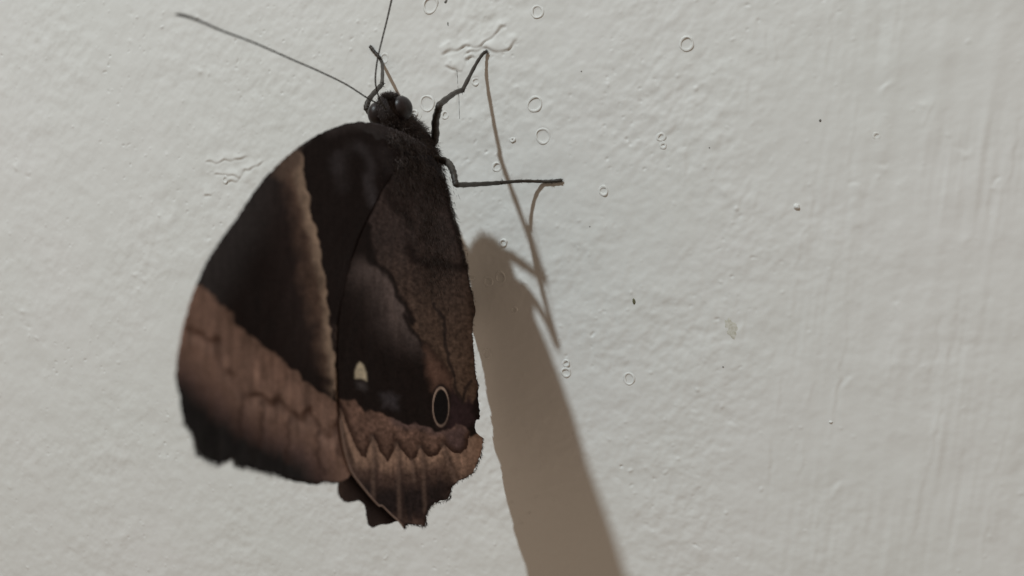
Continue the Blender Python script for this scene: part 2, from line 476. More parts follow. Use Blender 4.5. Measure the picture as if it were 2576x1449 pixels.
# ---- wing outlines (picture points of the margin, then set on the wing's own plane)
fore = np.vstack([
    k2((1800, 430), (1812, 350), (1760, 280), (1660, 222), (1560, 182), (1490, 160), (1420, 146), (1350, 140), (1270, 150), (1150, 190), (1050, 240), (960, 300), (850, 390), (740, 500), (650, 620), (560, 760), (470, 880), (400, 980), (340, 1090), (295, 1200), (255, 1310), (225, 1420)),
    k3((182, 200), (163, 300), (150, 440), (158, 500), (175, 560), (180, 630), (198, 700), (250, 785), (262, 830), (268, 862), (292, 900), (340, 930), (390, 950), (430, 942), (462, 925), (478, 912), (492, 928), (505, 960), (570, 972), (640, 990), (720, 1008), (790, 1028), (860, 1042), (930, 1050), (1000, 1052), (1060, 1060), (1110, 1052), (1150, 1030), (1175, 990), (1260, 900), (1260, 500), (1330, 0)),
    k2((1600, 900), (1720, 640), (1790, 520))])
hind = np.vstack([
    k2((1720, 345), (1580, 450), (1480, 610), (1435, 700), (1390, 790), (1345, 900), (1310, 1000), (1272, 1130), (1245, 1250)),
    k3((1105, 30), (1092, 150), (1087, 300), (1088, 450), (1096, 590), (1098, 680), (1110, 790), (1125, 870), (1160, 980), (1230, 1080), (1320, 1185), (1345, 1192), (1400, 1245), (1445, 1285), (1474, 1325),
       (1490, 1296), (1530, 1302), (1572, 1305), (1595, 1310), (1598, 1262), (1615, 1208), (1640, 1182), (1680, 1165), (1720, 1158), (1742, 1138), (1745, 1085), (1785, 1050), (1830, 1030), (1872, 1000), (1898, 945), (1922, 885), (1930, 800), (1908, 782), (1890, 765), (1880, 730), (1890, 692), (1915, 697), (1910, 640), (1900, 560), (1903, 500), (1885, 420), (1880, 330), (1868, 200), (1872, 120), (1887, 70), (1882, 30)),
    k2((2090, 1360), (2085, 1300), (2060, 1200), (2040, 1070), (2010, 950), (1980, 850), (1955, 770), (1925, 650), (1900, 540), (1868, 440), (1820, 370))])
fore_far = np.vstack([
    k2((1660, 330), (1560, 225), (1420, 170), (1270, 175), (1150, 215), (1050, 265), (960, 325), (860, 415), (760, 515), (670, 635), (580, 775), (490, 900), (420, 1000), (365, 1105), (320, 1210), (280, 1320), (255, 1420)),
    k3((215, 200), (195, 300), (185, 440), (205, 560), (230, 690), (280, 785), (300, 850), (340, 900), (400, 925), (470, 905), (520, 930), (640, 975), (760, 1020), (800, 1042), (850, 1052), (900, 1062), (960, 1074), (985, 1068), (1000, 1056), (1060, 1030), (1175, 990), (1260, 900), (1260, 500), (1330, 0)),
    k2((1600, 900), (1720, 600), (1740, 420))])
hind_far = np.vstack([
    k2((1660, 380), (1560, 480), (1500, 610), (1420, 790), (1345, 1000), (1280, 1250)),
    k3((1150, 150), (1130, 450), (1120, 680), (1105, 900), (1095, 1000), (1092, 1060), (1088, 1110), (1108, 1158), (1150, 1176), (1190, 1168), (1222, 1164), (1250, 1200), (1255, 1265), (1268, 1305), (1290, 1322), (1340, 1300), (1365, 1303), (1400, 1292), (1440, 1278), (1500, 1270), (1580, 1200), (1700, 1110), (1770, 1020), (1850, 960), (1880, 840), (1870, 700), (1880, 560), (1850, 330), (1840, 120)),
    k2((2060, 1360), (2030, 1200), (1980, 950), (1930, 770), (1880, 560), (1780, 400))])

def project(X):
    q = X-cp; z = q@cf
    return np.stack([IW/2+CD*(q@cr)/z, IH/2-CD*(q@cu)/z], -1)

def densify(poly, st=4.0, jit=0.0, seed=0):
    out = []
    g = np.random.default_rng(seed)
    n = len(poly)
    # Catmull-free: linear pieces lightly rounded
    for i in range(n):
        a, c = poly[i], poly[(i+1) % n]
        k = max(1, int(np.hypot(*(c-a))/st))
        for j in range(k):
            out.append(a+(c-a)*j/k)
    out = np.array(out)
    sm = (np.roll(out, 1, 0)+out*2+np.roll(out, -1, 0))/4
    if jit:
        sm = sm+g.normal(size=sm.shape)*jit
    return sm

def poly_dist(P, poly):                       # unsigned distance and inside flag
    a = poly; c = np.roll(poly, -1, 0)
    best = np.full(len(P), 1e18); near = np.zeros((len(P), 2)); ins = np.zeros(len(P), bool)
    for (ax, ay), (cx, cy) in zip(a, c):
        dx, dy = cx-ax, cy-ay
        L = dx*dx+dy*dy+1e-12
        t = np.clip(((P[:, 0]-ax)*dx+(P[:, 1]-ay)*dy)/L, 0, 1)
        qx, qy = ax+t*dx, ay+t*dy
        d = (P[:, 0]-qx)**2+(P[:, 1]-qy)**2
        m_ = d < best
        best[m_] = d[m_]; near[m_, 0] = qx[m_]; near[m_, 1] = qy[m_]
        cr_ = ((ay > P[:, 1]) != (cy > P[:, 1]))
        if cr_.any():
            xi = ax+(P[:, 1]-ay)*dx/(dy if dy else 1e-9)
            ins ^= cr_ & (P[:, 0] < xi)
    return np.sqrt(best), ins, near

def line_dist(P, pts):
    best = np.full(len(P), 1e18)
    for a, c in zip(pts[:-1], pts[1:]):
        dx, dy = c-a
        t = np.clip(((P[:, 0]-a[0])*dx+(P[:, 1]-a[1])*dy)/(dx*dx+dy*dy+1e-9), 0, 1)
        best = np.minimum(best, (P[:, 0]-a[0]-t*dx)**2+(P[:, 1]-a[1]-t*dy)**2)
    return np.sqrt(best)

# noise sampled in picture scale
def field(size, lx, ly, seed):
    n = 700
    r = np.random.default_rng(seed).normal(size=(n, n))
    fx = np.fft.fftfreq(n, 2.0)[:, None]; fy = np.fft.fftfreq(n, 2.0)[None, :]
    q = (fx*lx)**2+(fy*ly)**2
    z = np.fft.ifft2(np.fft.fft2(r)*np.exp(-q*2)).real
    return z/z.std()
N_fine = field(0, 7, 7, 31); N_mid = field(0, 24, 30, 32); N_big = field(0, 90, 110, 33); N_str = field(0, 8, 70, 34); N_w1 = field(0, 20, 20, 35); N_w2 = field(0, 20, 20, 36)
def samp(F, P):
    i = (P[:, 0]/2).astype(int) % 700; j = (P[:, 1]/2).astype(int) % 700
    return F[i, j]

def mix(c, col, m_):
    return c*(1-m_[:, None])+np.asarray(col)*m_[:, None]

def soft_poly(P, pts, w):                     # 1 inside, soft edge of half-width w
    d, ins, _ = poly_dist(P, pts)
    sd = np.where(ins, d, -d)
    return smooth(sd, -w, w)

def soft_line(P, pts, w, e=.6):
    return 1-smooth(line_dist(P, pts), w*e, w*(2-e))

BLACK = (.0098, .0066, .0058)
def color_fore(P):
    Pw = P+np.stack([samp(N_w1, P), samp(N_w2, P)], 1)*2.5
    c = np.tile(np.array(BLACK), (len(P), 1))
    # cool grey bloom along the leading edge
    ce = fore[5:21]
    c = mix(c, (.030, .027, .0265), smooth(90-line_dist(P, ce), -40, 80)*.85)
    c = mix(c, (.021, .0145, .013), smooth(170-line_dist(P, k2((1000, 560), (1060, 1000), (1120, 1450))), 0, 170)*.9)
    # cream band across the wing, crisp on the hindwing side
    right = np.vstack([k2((965, 335), (985, 480), (1020, 620), (1045, 760), (1085, 920), (1095, 1000), (1130, 1160), (1145, 1280), (1158, 1440)), k3((1042, 130), (1050, 250), (1080, 330), (1085, 500), (1096, 590))])
    left = np.vstack([k2((900, 345), (850, 420), (880, 520), (905, 640), (935, 800), (940, 920), (985, 1010), (970, 1150), (1010, 1300), (1030, 1440)), k3((980, 130), (962, 250), (995, 380), (1040, 480), (1085, 575))])
    pb = np.vstack([right, left[::-1]])
    dR = line_dist(Pw, right)
    d, ins, _ = poly_dist(Pw, pb)
    sd = np.where(ins, d, -d)
    mband = np.where(dR < 12, smooth(sd, -1.5, 2.5), smooth(sd, -26, 22))
    pale = np.array((.200, .148, .108)); rust = np.array((.058, .037, .028))
    tpos = np.clip((P[:, 1]-450)/200, 0, 1)
    pc = pale*(.75+.35*smooth(60-dR, 0, 60))[:, None]
    pc = mix(pc, rust*1.2, smooth(dR, 5, 34)*.95)
    blot = np.clip(.9+.12*samp(N_mid, P), .4, 1.25)
    c = c*(1-mband[:, None])+pc*blot[:, None]*mband[:, None]
    # warm shoulder next to the costa
    m_ = soft_poly(Pw, k2((960, 310), (840, 405), (790, 480), (830, 510), (900, 470), (965, 400)), 14)
    c = mix(c, (.085, .060, .046), m_*.9)
    # basal cell: dark with faint streaks
    basal = np.vstack([right[:9], k2((1300, 1440), (1480, 700), (1640, 330), (1300, 160), (1050, 250))])
    mb = soft_poly(Pw, basal, 2)
    c = mix(c, (.0108, .0074, .0066), mb*(dR > 0))
    for pts, wd, s in ((k2((1350, 290), (1400, 360), (1430, 470)), 9, .7), (k2((1395, 500), (1410, 580), (1440, 660)), 9, 1.0), (k2((1205, 370), (1195, 440)), 12, .6), (k2((1290, 300), (1240, 400), (1240, 560)), 12, .3), (k2((1490, 330), (1540, 440)), 12, .3)):
        c = mix(c, (.034, .030, .031), soft_line(Pw, pts, wd*1.3, .02)*s*.95)
    c = mix(c, (.030, .024, .023), smooth(26-line_dist(P, fore[2:10]), -6, 20)*.7)
    # outer brown band
    up = np.vstack([k2((296, 1195), (345, 1215), (400, 1262), (440, 1315), (530, 1372)), k3((480, 120), (560, 185), (640, 255), (770, 355), (870, 445), (950, 505), (1060, 575), (1105, 605))])
    band_ = np.vstack([up, k3((1200, 1100), (900, 1200), (100, 1000), (50, 400)), k2((100, 1195),)])
    mo = soft_poly(Pw, band_, 3.5)
    br = np.tile(np.array((.142, .090, .068)), (len(P), 1))
    br = mix(br, (.108, .068, .050), smooth(45-line_dist(P, up[4:]), 0, 45)*.75)
    zig = k3((215, 160), (290, 190), (330, 232), (395, 220), (402, 330), (410, 392), (480, 425), (505, 485), (560, 565), (620, 540), (700, 605), (740, 570), (800, 640), (870, 690), (915, 640), (950, 690), (1005, 772), (1045, 778), (1072, 715))
    dz = line_dist(Pw+np.stack([samp(N_fine, P), samp(N_fine, P+300)], 1)*1.5, zig)
    br = mix(br, (.046, .023, .015), (1-smooth(dz, 1, 15))*.95)
    br = mix(br, (.180, .120, .095), smooth(np.where(P[:, 1] > 0, 26-np.abs(line_dist(P, zig+np.array([6, 24]))), 0), 0, 26)*.55)
    # smoky margin
    edge = k3((90, 400), (190, 450), (300, 560), (420, 660), (560, 760), (700, 835), (820, 890), (920, 960), (1000, 1080), (1010, 1150))
    below = np.vstack([edge, k3((900, 1250), (100, 1200), (0, 500))])
    d, ins, _ = poly_dist(P, below)
    sd = np.where(ins, d, -d)
    br = mix(br, (.050, .032, .030), smooth(sd+samp(N_str, P)*8, -75, 6)*.80)
    br = mix(br, (.0125, .0115, .0112), smooth(sd+samp(N_str, P)*6, -22, 38))
    for vx in (k3((655, 600), (650, 700), (640, 850)), k3((802, 690), (802, 800), (800, 930)), k3((978, 770), (980, 880), (992, 1010)), k3((530, 560), (520, 780)), k3((1095, 640), (1085, 760), (1100, 900))):
        br = mix(br, (.035, .021, .017), soft_line(Pw, vx, 6, .1)*.6)
    br *= np.clip(1+.08*samp(N_str, P)+.06*samp(N_mid, P), .6, 1.4)[:, None]
    c = c*(1-mo[:, None])+br*mo[:, None]
    c *= np.clip(1+.06*samp(N_fine, P)+.05*samp(N_str, P), .5, 1.6)[:, None]
    return c

def color_hind(P):
    Pw = P+np.stack([samp(N_w1, P), samp(N_w2, P)], 1)*2.2
    c = np.tile(np.array((.0100, .0066, .0057)), (len(P), 1))
    # inner field: grey-brown, browner towards the tip
    line = np.vstack([k2((1480, 600), (1400, 800), (1385, 870), (1430, 1040), (1500, 1090), (1560, 1160), (1600, 1260), (1650, 1340), (1700, 1430)), k3((1480, 100), (1560, 240), (1640, 330), (1730, 440), (1800, 600), (1870, 600))])
    inner = np.vstack([line, k2((2300, 1450), (2300, 300), (1700, 300))])
    mi = soft_poly(Pw, inner, 4)
    ic = np.tile(np.array((.037, .0272, .0245)), (len(P), 1))
    ty = np.clip((P[:, 1]-600)/330, 0, 1)
    ic = ic*(1-ty[:, None])+np.array((.078, .051, .036))*ty[:, None]
    ic = mix(ic, (.013, .011, .011), smooth(P[:, 1], 520, 380))
    ic *= .98*np.clip(1+.035*samp(N_str, P)+.09*samp(N_fine, P), .4, 1.7)[:, None]
    c = c*(1-mi[:, None])+ic*mi[:, None]
    # lilac-grey bloom below the dark line
    d1 = line_dist(P, line[2:10])
    bloom = np.vstack([k2((1400, 1010), (1340, 1090), (1270, 1260)), k3((1180, 120), (1300, 190), (1450, 240), (1560, 290), (1600, 270)), line[5:11][::-1]])
    d1 = line_dist(P, line[3:13])
    mbm = np.exp(-(d1/62)**2)*(1-mi)*smooth(P[:, 1], 625, 690)*smooth(P[:, 1], 935, 800)
    c = mix(c, np.array((.084, .065, .059)), mbm*.95*np.clip(1+.07*samp(N_str, P), .3, 1.3))
    # dark lines
    c = mix(c, BLACK, soft_line(Pw, line[1:9], 8, .3)*.9)
    c = mix(c, BLACK, soft_line(Pw, k2((1390, 860), (1410, 960), (1420, 1030)), 13, .2)*.9)
    c = mix(c, (.013, .009, .008), soft_line(Pw, line[8:13], 7, .3)*.9)
    c = mix(c, BLACK, soft_line(Pw, k2((1660, 950), (1690, 1020), (1780, 1045), (1870, 1050), (2000, 1075), (2060, 1080)), 12, .15)*.8)
    c = mix(c, BLACK, soft_line(Pw, k2((1530, 610), (1580, 690), (1650, 745), (1680, 800)), 11, .1)*.7)
    c = mix(c, (.015, .011, .010), soft_line(Pw, k3((1640, 20), (1700, 120), (1720, 300), (1760, 450), (1800, 590)), 4, .3)*.8)
    c = mix(c, (.015, .011, .010), soft_line(Pw, k3((1800, 595), (1830, 520), (1860, 470)), 5, .3)*.8)
    c = mix(c, (.020, .012, .009), soft_poly(Pw, k3((1560, 230), (1620, 260), (1700, 340), (1740, 430), (1700, 430), (1640, 350)), 9)*.8)
    # brown by the eye spot, purple beyond it
    c = mix(c, (.095, .055, .040), soft_poly(Pw, k3((1590, 280), (1650, 330), (1730, 440), (1755, 520), (1690, 480), (1640, 520), (1610, 450)), 14)*.95)
    c = mix(c, (.028, .017, .018), soft_poly(Pw, k3((1760, 520), (1800, 600), (1860, 560), (1880, 700), (1830, 740), (1730, 750), (1735, 620)), 10)*.95)
    # smudges and cream drop
    c = mix(c, (.042, .037, .040), soft_poly(Pw, k3((1340, 550), (1380, 540), (1440, 560), (1440, 640), (1390, 620), (1345, 620)), 13)*.8)
    c = mix(c, (.045, .040, .040), soft_poly(Pw, k3((1195, 470), (1250, 490), (1245, 530), (1210, 510)), 8)*.8)
    c = mix(c, (.34, .30, .215), soft_poly(P, k3((1215, 360), (1235, 375), (1252, 420), (1256, 470), (1225, 455), (1185, 455), (1188, 410), (1200, 375)), 4))
    # scalloped outer band
    up = k3((1085, 570), (1120, 582), (1170, 580), (1250, 640), (1340, 660), (1420, 700), (1500, 722), (1540, 712), (1585, 725), (1660, 762), (1710, 752), (1770, 715), (1830, 735), (1860, 800), (1900, 780), (1960, 800))
    ob = np.vstack([up, k3((2000, 1400), (1000, 1400))])
    mo = soft_poly(Pw, ob, 3.5)
    zig = k3((1098, 620), (1140, 740), (1185, 840), (1225, 905), (1252, 912), (1290, 790), (1330, 870), (1380, 942), (1432, 830), (1470, 890), (1512, 935), (1545, 905), (1568, 850), (1615, 912), (1660, 900), (1700, 835), (1750, 880), (1800, 892), (1835, 860), (1852, 790))
    zz = np.vstack([zig, k3((2000, 700), (2000, 1400), (1050, 1400))])
    d, ins, _ = poly_dist(P*.65+Pw*.35, zz)
    sd = np.where(ins, d, -d)                 # >0: outside the zigzag (towards the margin)
    o_in = np.tile(np.array((.110, .067, .050)), (len(P), 1))*np.clip(1+.12*samp(N_fine, P)+.10*samp(N_mid, P), .5, 1.6)[:, None]
    o_in = mix(o_in, (.092, .064, .062), smooth(24-line_dist(P, up[5:13]), 0, 24)*.6)
    o_in = mix(o_in, (.078, .051, .048), soft_poly(Pw, k3((1715, 770), (1790, 725), (1835, 770), (1840, 850), (1780, 890), (1720, 850)), 8)*.9)
    o_in = mix(o_in, (.032, .017, .012), smooth(-sd, 20, 2)*.95)
    md = line_dist(P, hind[24:44])
    o_out = np.tile(np.array((.215, .143, .104)), (len(P), 1))
    o_out = mix(o_out, (.050, .031, .026), smooth(sd, 6, 40)*.85*smooth(P[:, 0], 1165, 1100))
    o_out = mix(o_out, (.019, .0135, .0128), smooth(sd+5*samp(N_str, P), 34, 82)*smooth(P[:, 0], 1165, 1125))
    o_out = mix(o_out, (.080, .052, .041), smooth(sd, 18, 60)*.5*smooth(P[:, 0], 1090, 1180))
    o_out *= np.clip(1+.08*samp(N_str, P)+.06*samp(N_fine, P), .5, 1.6)[:, None]
    oc = np.where((sd > 0)[:, None], o_out, o_in)
    for vx in (k3((1290, 790), (1300, 900), (1302, 1160)), k3((1432, 830), (1445, 960), (1455, 1260)), k3((1568, 850), (1590, 960), (1602, 1230)), k3((1700, 835), (1740, 950), (1780, 1045)), k3((1520, 930), (1540, 1050))):
        oc = mix(oc, (.028, .017, .014), soft_line(P, vx+np.array([3.5, 0]), 6, .05)*.55)
        oc = mix(oc, (.15, .105, .082), soft_line(P, vx-np.array([4, 0]), 5, .05)*.4)
    c = c*(1-mo[:, None])+oc*mo[:, None]
    c = mix(c, (.022, .013, .011), soft_line(P, k3((1100, 600), (1105, 700), (1135, 830), (1175, 940)), 5, .2)*.7)
    # eye spot
    e0 = k3((1685, 620),)[0]; ea = 47*.69/1.59; eb = 112*.69/1.59
    q = (P-e0)/np.array([ea, eb]); rr = np.hypot(q[:, 0], q[:, 1])
    c = mix(c, (.018, .011, .010), 1-smooth(rr, 1.10, 1.28))
    ringw = np.clip(.75-.35*q[:, 1]-.25*q[:, 0], .25, 1)
    c = mix(c, (.31, .235, .185), (1-smooth(np.abs(rr-.985), .02, .115))*ringw)
    c = mix(c, (.0065, .0055, .0055), 1-smooth(rr, .84, .93))
    c *= np.clip(1+.09*samp(N_fine, P)+.03*samp(N_str, P), .5, 1.6)[:, None]
    return c

TH = np.array([1062.0, 415.0]); SPINE2 = np.array([(1062, 470.), (1098, 640), (1138, 800), (1155, 880)])
def tent(P, near):                            # half-gap between left and right wings: open at the thorax, closed further out
    d = np.hypot((P[:, 0]-TH[0]), (P[:, 1]-TH[1])*.9)
    ab = line_dist(P, SPINE2)
    return near+np.maximum(62*np.exp(-(d/118)**2), 14*np.exp(-(ab/75)**2))

def mid(P):                                   # the thorax hangs a little off the plane of the closed wings
    d = np.hypot((P[:, 0]-TH[0]), (P[:, 1]-TH[1])*.9)
    return -30*np.exp(-(d/110)**2)-28*smooth(P[:, 1], 1090, 1270)*smooth(P[:, 0], 820, 1000)

FV = [k2((1600, 340), (1300, 330), (1010, 470), (700, 800), (330, 1140)), k2((1600, 360), (1150, 650), (800, 1100), (300, 1600)),
      np.vstack([k2((1600, 380), (1180, 800), (900, 1200)), k3((500, 400), (200, 620))]), np.vstack([k2((1600, 400), (1250, 850), (1050, 1250)), k3((640, 500), (430, 800), (400, 940))]),
      np.vstack([k2((1600, 420), (1280, 900), (1100, 1300)), k3((760, 520), (655, 600), (640, 850), (600, 975))]), np.vstack([k2((1280, 950), (1150, 1350)), k3((880, 500), (802, 690), (800, 930), (790, 1020))]),
      np.vstack([k2((1300, 1050), (1180, 1400)), k3((1000, 500), (978, 770), (985, 900), (1000, 1045))])]
HV = [np.vstack([k2((1560, 560), (1420, 1000), (1300, 1400)), k3((1110, 400), (1100, 600))]), np.vstack([k2((1570, 600), (1470, 1050), (1400, 1400)), k3((1250, 300), (1240, 640), (1300, 900), (1302, 1170))]),
      np.vstack([k2((1600, 620), (1520, 1050)), k3((1250, 0), (1380, 400), (1432, 830), (1448, 1000), (1455, 1290))]), np.vstack([k2((1620, 640), (1600, 1050)), k3((1400, 0), (1530, 400), (1568, 850), (1592, 1000), (1600, 1240))]),
      np.vstack([k2((1640, 660), (1700, 1050)), k3((1500, 0), (1640, 420), (1700, 835), (1742, 950), (1740, 1120))]), np.vstack([k2((1700, 700), (1800, 1050)), k3((1640, 20), (1720, 300), (1800, 590), (1850, 860), (1875, 980))])]

def corrug(P, veins):                         # shallow pleats: membrane sinks a little between veins
    d = np.full(len(P), 1e9)
    for v in veins: d = np.minimum(d, line_dist(P, v))
    return 1.3*np.exp(-(d/9)**2)+.6*np.exp(-(d/22)**2)

def make_wing(name, poly, near, side, colfn, veins, step_=3.2, jit=.8, seed=0, label=None, bend=0.0):
    pd = densify(poly, 4.0, jit, seed)
    lo = pd.min(0)-step_*2; hi = pd.max(0)+step_*2
    gx = np.arange(lo[0], hi[0], step_); gy = np.arange(lo[1], hi[1], step_)
    X, Y = np.meshgrid(gx, gy, indexing='ij')
    P = np.stack([X.ravel(), Y.ravel()], 1)
    d, ins, nearp = poly_dist(P, pd)
    keep = ins.reshape(X.shape)
    cell = keep[:-1, :-1] | keep[1:, :-1] | keep[1:, 1:] | keep[:-1, 1:]
    P2 = np.where((~ins)[:, None], nearp, P)
    P2 = np.where((ins & (d < step_*.35))[:, None], nearp, P2)
    ii = np.arange(X.size).reshape(X.shape)
    q = np.stack([ii[:-1, :-1], ii[:-1, 1:], ii[1:, 1:], ii[1:, :-1]], -1)[cell]
    used = np.unique(q)
    remap = -np.ones(X.size, int); remap[used] = np.arange(len(used))
    q = remap[q]; P2 = P2[used]
    tri = np.vstack([q[:, [0, 1, 2]], q[:, [0, 2, 3]]])
    e1 = P2[tri[:, 1]]-P2[tri[:, 0]]; e2 = P2[tri[:, 2]]-P2[tri[:, 0]]
    tri = tri[np.abs(e1[:, 0]*e2[:, 1]-e1[:, 1]*e2[:, 0]) > 1e-3]
    off = tent(P2, near)+corrug(P2, veins)+bend*samp(N_big, P2)
    Xw = at_u(P2, U0+mid(P2)+side*off)
    o = part(name, Xw, tri, mat_wing)
    me = o.data
    cols = np.clip(colfn(P2)*np.array([1.85, 1.85, 1.98]), .002, .78)
    at = me.color_attributes.new('pattern', 'FLOAT_COLOR', 'POINT')
    buf = np.ones((len(me.vertices), 4), np.float32); buf[:len(cols), :3] = cols
    at.data.foreach_set('color', buf.ravel())
    sol = o.modifiers.new('thickness', 'SOLIDIFY'); sol.thickness = 7e-5; sol.offset = 0
    if label: o['label'] = label
    return o

hw = make_wing('hindwing', hind, 8, +1, color_hind, HV, seed=1, step_=2.3, bend=1.0, label='brown hindwing with a pale-ringed oval eyespot and scalloped margin')
fw = make_wing('forewing', fore, 5, +1, color_fore, FV, seed=2, bend=1.2, label='dark forewing with a cream diagonal band and brown outer band')
fwf = make_wing('forewing', fore_far, 4, -1, color_fore, FV, seed=3, step_=5, bend=1.2)
ri = np.arange(44, len(hind))                 # inner edge of the near hindwing, seen in the mirror of the mid plane
hr = hind[ri]
Xr = at_u(hr, U0+mid(hr)+tent(hr, 8))-2*tent(hr, 9)[:, None]*(PN/(PN@PN))
li = np.where(hind_far[:, 1] > 1130)[0]
cut = [i for i in range(len(hind_far)) if not (hind_far[i, 0] > 1120 and i > 20) and i < len(hind_far)-12]
hind_far = np.vstack([hind_far[cut], project(Xr)])
def color_hind_far(P):
    return mix(color_hind(P), (.021, .0145, .0125), smooth(P[:, 1], 1095, 1140)*.9)
hwf = make_wing('hindwing', hind_far, 10, -1, color_hind_far, HV, seed=4, step_=5, bend=1.2)

def wing_tube(name, wing, pts, near, r0, r1, mat, veins, lift=1.0):
    pp = smooth_path(pts, 10)
    off = tent(pp, near)+corrug(pp, veins)+1.2*samp(N_big, pp)+lift
    Xw = at_u(pp, U0+mid(pp)+off)
    v_, f_ = tube(Xw, np.linspace(r0, r1, len(Xw)), 6)
    return part(name, v_, f_, mat, wing)
for v in FV: wing_tube('vein', fw, v, 5, 1.8, .8, mat_veinf, FV, -1.2)
for v in HV: wing_tube('vein', hw, v, 8, 1.8, .8, mat_veinf, HV, -1.3)
wing_tube('wing_rim', hw, np.vstack([k3((1098, 690), (1110, 790), (1125, 870), (1160, 980), (1230, 1080), (1320, 1185), (1345, 1192), (1400, 1245), (1445, 1285), (1474, 1325))]), 8, 2.5, 1.5, mat_rim, HV, 0.9)

# ---- body: head, thorax and abdomen in one skin
spine = [k5((505, 285))[0], k5((490, 320))[0], k5((470, 380))[0], k5((485, 450))[0], k5((560, 540))[0], (1022, 338), (1044, 372), (1056, 420), (1062, 470), (1070, 520), (1082, 570), (1098, 640), (1118, 720), (1138, 800), (1152, 860), (1160, 900), (1163, 915)]
rU = [8, 22, 32, 34, 28, 36, 46, 50, 46, 38, 28, 24, 22, 20, 16, 9, 3]
rP = [8, 22, 34, 36, 32, 40, 46, 48, 46, 44, 38, 34, 30, 26, 18, 10, 3]
sp = at_u(np.array(spine), U0+np.array([-30, -30, -30, -30, -30, -30, -30, -30, -28, -25, -20, -14, -10, -6, -4, -2, 0]))
pp = smooth_path(sp, 5)
ru = np.interp(np.linspace(0, len(rU)-1, len(pp)), range(len(rU)), rU)
rpp = np.interp(np.linspace(0, len(rP)-1, len(pp)), range(len(rP)), rP)
T_ = np.gradient(pp, axis=0); T_ /= np.linalg.norm(T_, axis=1)[:, None]
kk = 28
bv = []; bn_ = []
for i in range(len(pp)):
    s = PN/np.linalg.norm(PN); nrm = np.cross(T_[i], s)
    for j in range(kk):
        a = 2*math.pi*j/kk
        bv.append(pp[i]+ru[i]*math.cos(a)*s+rpp[i]*math.sin(a)*nrm)
        bn_.append(math.cos(a)*s+math.sin(a)*nrm)
bv = np.array(bv); bn_ = np.array(bn_)
bv += bn_*(rng.normal(size=len(bv))*1.0)[:, None]
bfz = [(i*kk+j, i*kk+(j+1) % kk, (i+1)*kk+(j+1) % kk, (i+1)*kk+j) for i in range(len(pp)-1) for j in range(kk)]
for e, s in ((0, -1), (len(pp)-1, 1)):
    for j in range(1, kk-2, 2):
        f = (e*kk, e*kk+j, e*kk+j+1, e*kk+j+2); bfz.append(f if s > 0 else f[::-1])
body = part('body', bv, bfz, mat_body)

def strands(name, roots, dirs, lens, width, mat, parent, curl=.25, seed=0):
    g = np.random.default_rng(seed)
    n = len(roots)
    side = np.cross(dirs, g.normal(size=(n, 3))); side /= np.linalg.norm(side, axis=1)[:, None]
    bend = np.cross(dirs, side)
    L = lens[:, None]
    w = width*(.7+.6*g.random(n))[:, None]
    mid = roots+dirs*L*.55+bend*L*curl*.3
    tip = roots+dirs*L+bend*L*curl
    V = np.stack([roots-side*w, roots+side*w, mid+side*w*.7, mid-side*w*.7, tip+side*w*.12, tip-side*w*.12], 1).reshape(-1, 3)
    base = np.arange(n)[:, None]*6
    F = np.concatenate([base+np.array([0, 1, 2, 3]), base+np.array([3, 2, 4, 5])], 0)
    o = part(name, V, F, mat, parent, smooth=False)
    o['kind'] = 'stuff'
    return o

# fur on thorax, neck and head
pick = rng.integers(kk*2, kk*58, 26000)
wgt = np.array([1.0]*len(pick))
roots = bv[pick]+rng.normal(size=(len(pick), 3))*3.0
ax = T_[pick//kk]
dirs = bn_[pick]*.55+ax*(.75)+rng.normal(size=(len(pick), 3))*.32
dirs /= np.linalg.norm(dirs, axis=1)[:, None]
pos = pick//kk
ln = np.where(pos < 16, 3.5, np.where(pos < 26, 9, 11))*(.5+rng.random(len(pick)))
strands('fur', roots, dirs, ln, .42, mat_fur, body, .3, 1)

# fringe of hair along the hindwing's inner edge and over its base
def wing_hairs(name, wing, pts, n, length, near, seed, ddir, spread, jitter):
    g = np.random.default_rng(seed)
    path = smooth_path(pts, 12)
    t = g.random(n)*(len(path)-1)
    i = t.astype(int); f = (t-i)[:, None]
    p = path[i]*(1-f)+path[np.minimum(i+1, len(path)-1)]*f+g.normal(size=(n, 2))*jitter
    off = tent(p, near)+g.random(n)*3
    off = off+mid(p)
    r = at_u(p, U0+off)
    q = at_u(p+np.array(ddir)*10+g.normal(size=(n, 2))*spread, U0+off+g.normal(size=n)*2+2)
    d = q-r; d /= np.linalg.norm(d, axis=1)[:, None]
    return strands(name, r, d, length*(.4+.9*g.random(n)), .5, mat_wfur, wing, .2, seed)
wing_hairs('hair_fringe', hw, k2((1880, 480), (1905, 560), (1928, 650), (1958, 770), (1980, 850), (2005, 950), (2035, 1070)), 1500, 15, 11, 11, (.55, .85), 3.5, 2.5)
wing_hairs('hair_fringe', hw, np.vstack([k2((2040, 1070), (2060, 1200), (2085, 1300)), k3((1870, 200), (1885, 420), (1905, 500))]), 500, 6, 11, 12, (.4, .9), 4, 1.5)
wing_hairs('hair', hw, k2((1640, 520), (1720, 620), (1790, 800), (1850, 1000), (1880, 1180)), 2600, 14, 12, 13, (.15, 1), 3, 26)
wing_hairs('hair', hw, k2((1640, 400), (1700, 420), (1780, 470), (1830, 560), (1860, 660)), 2200, 12, 9, 16, (.3, .9), 3.5, 17)
wing_hairs('hair', fw, k2((1560, 230), (1640, 270), (1720, 320), (1780, 390)), 1400, 11, 6, 17, (.3, .8), 3.5, 12)
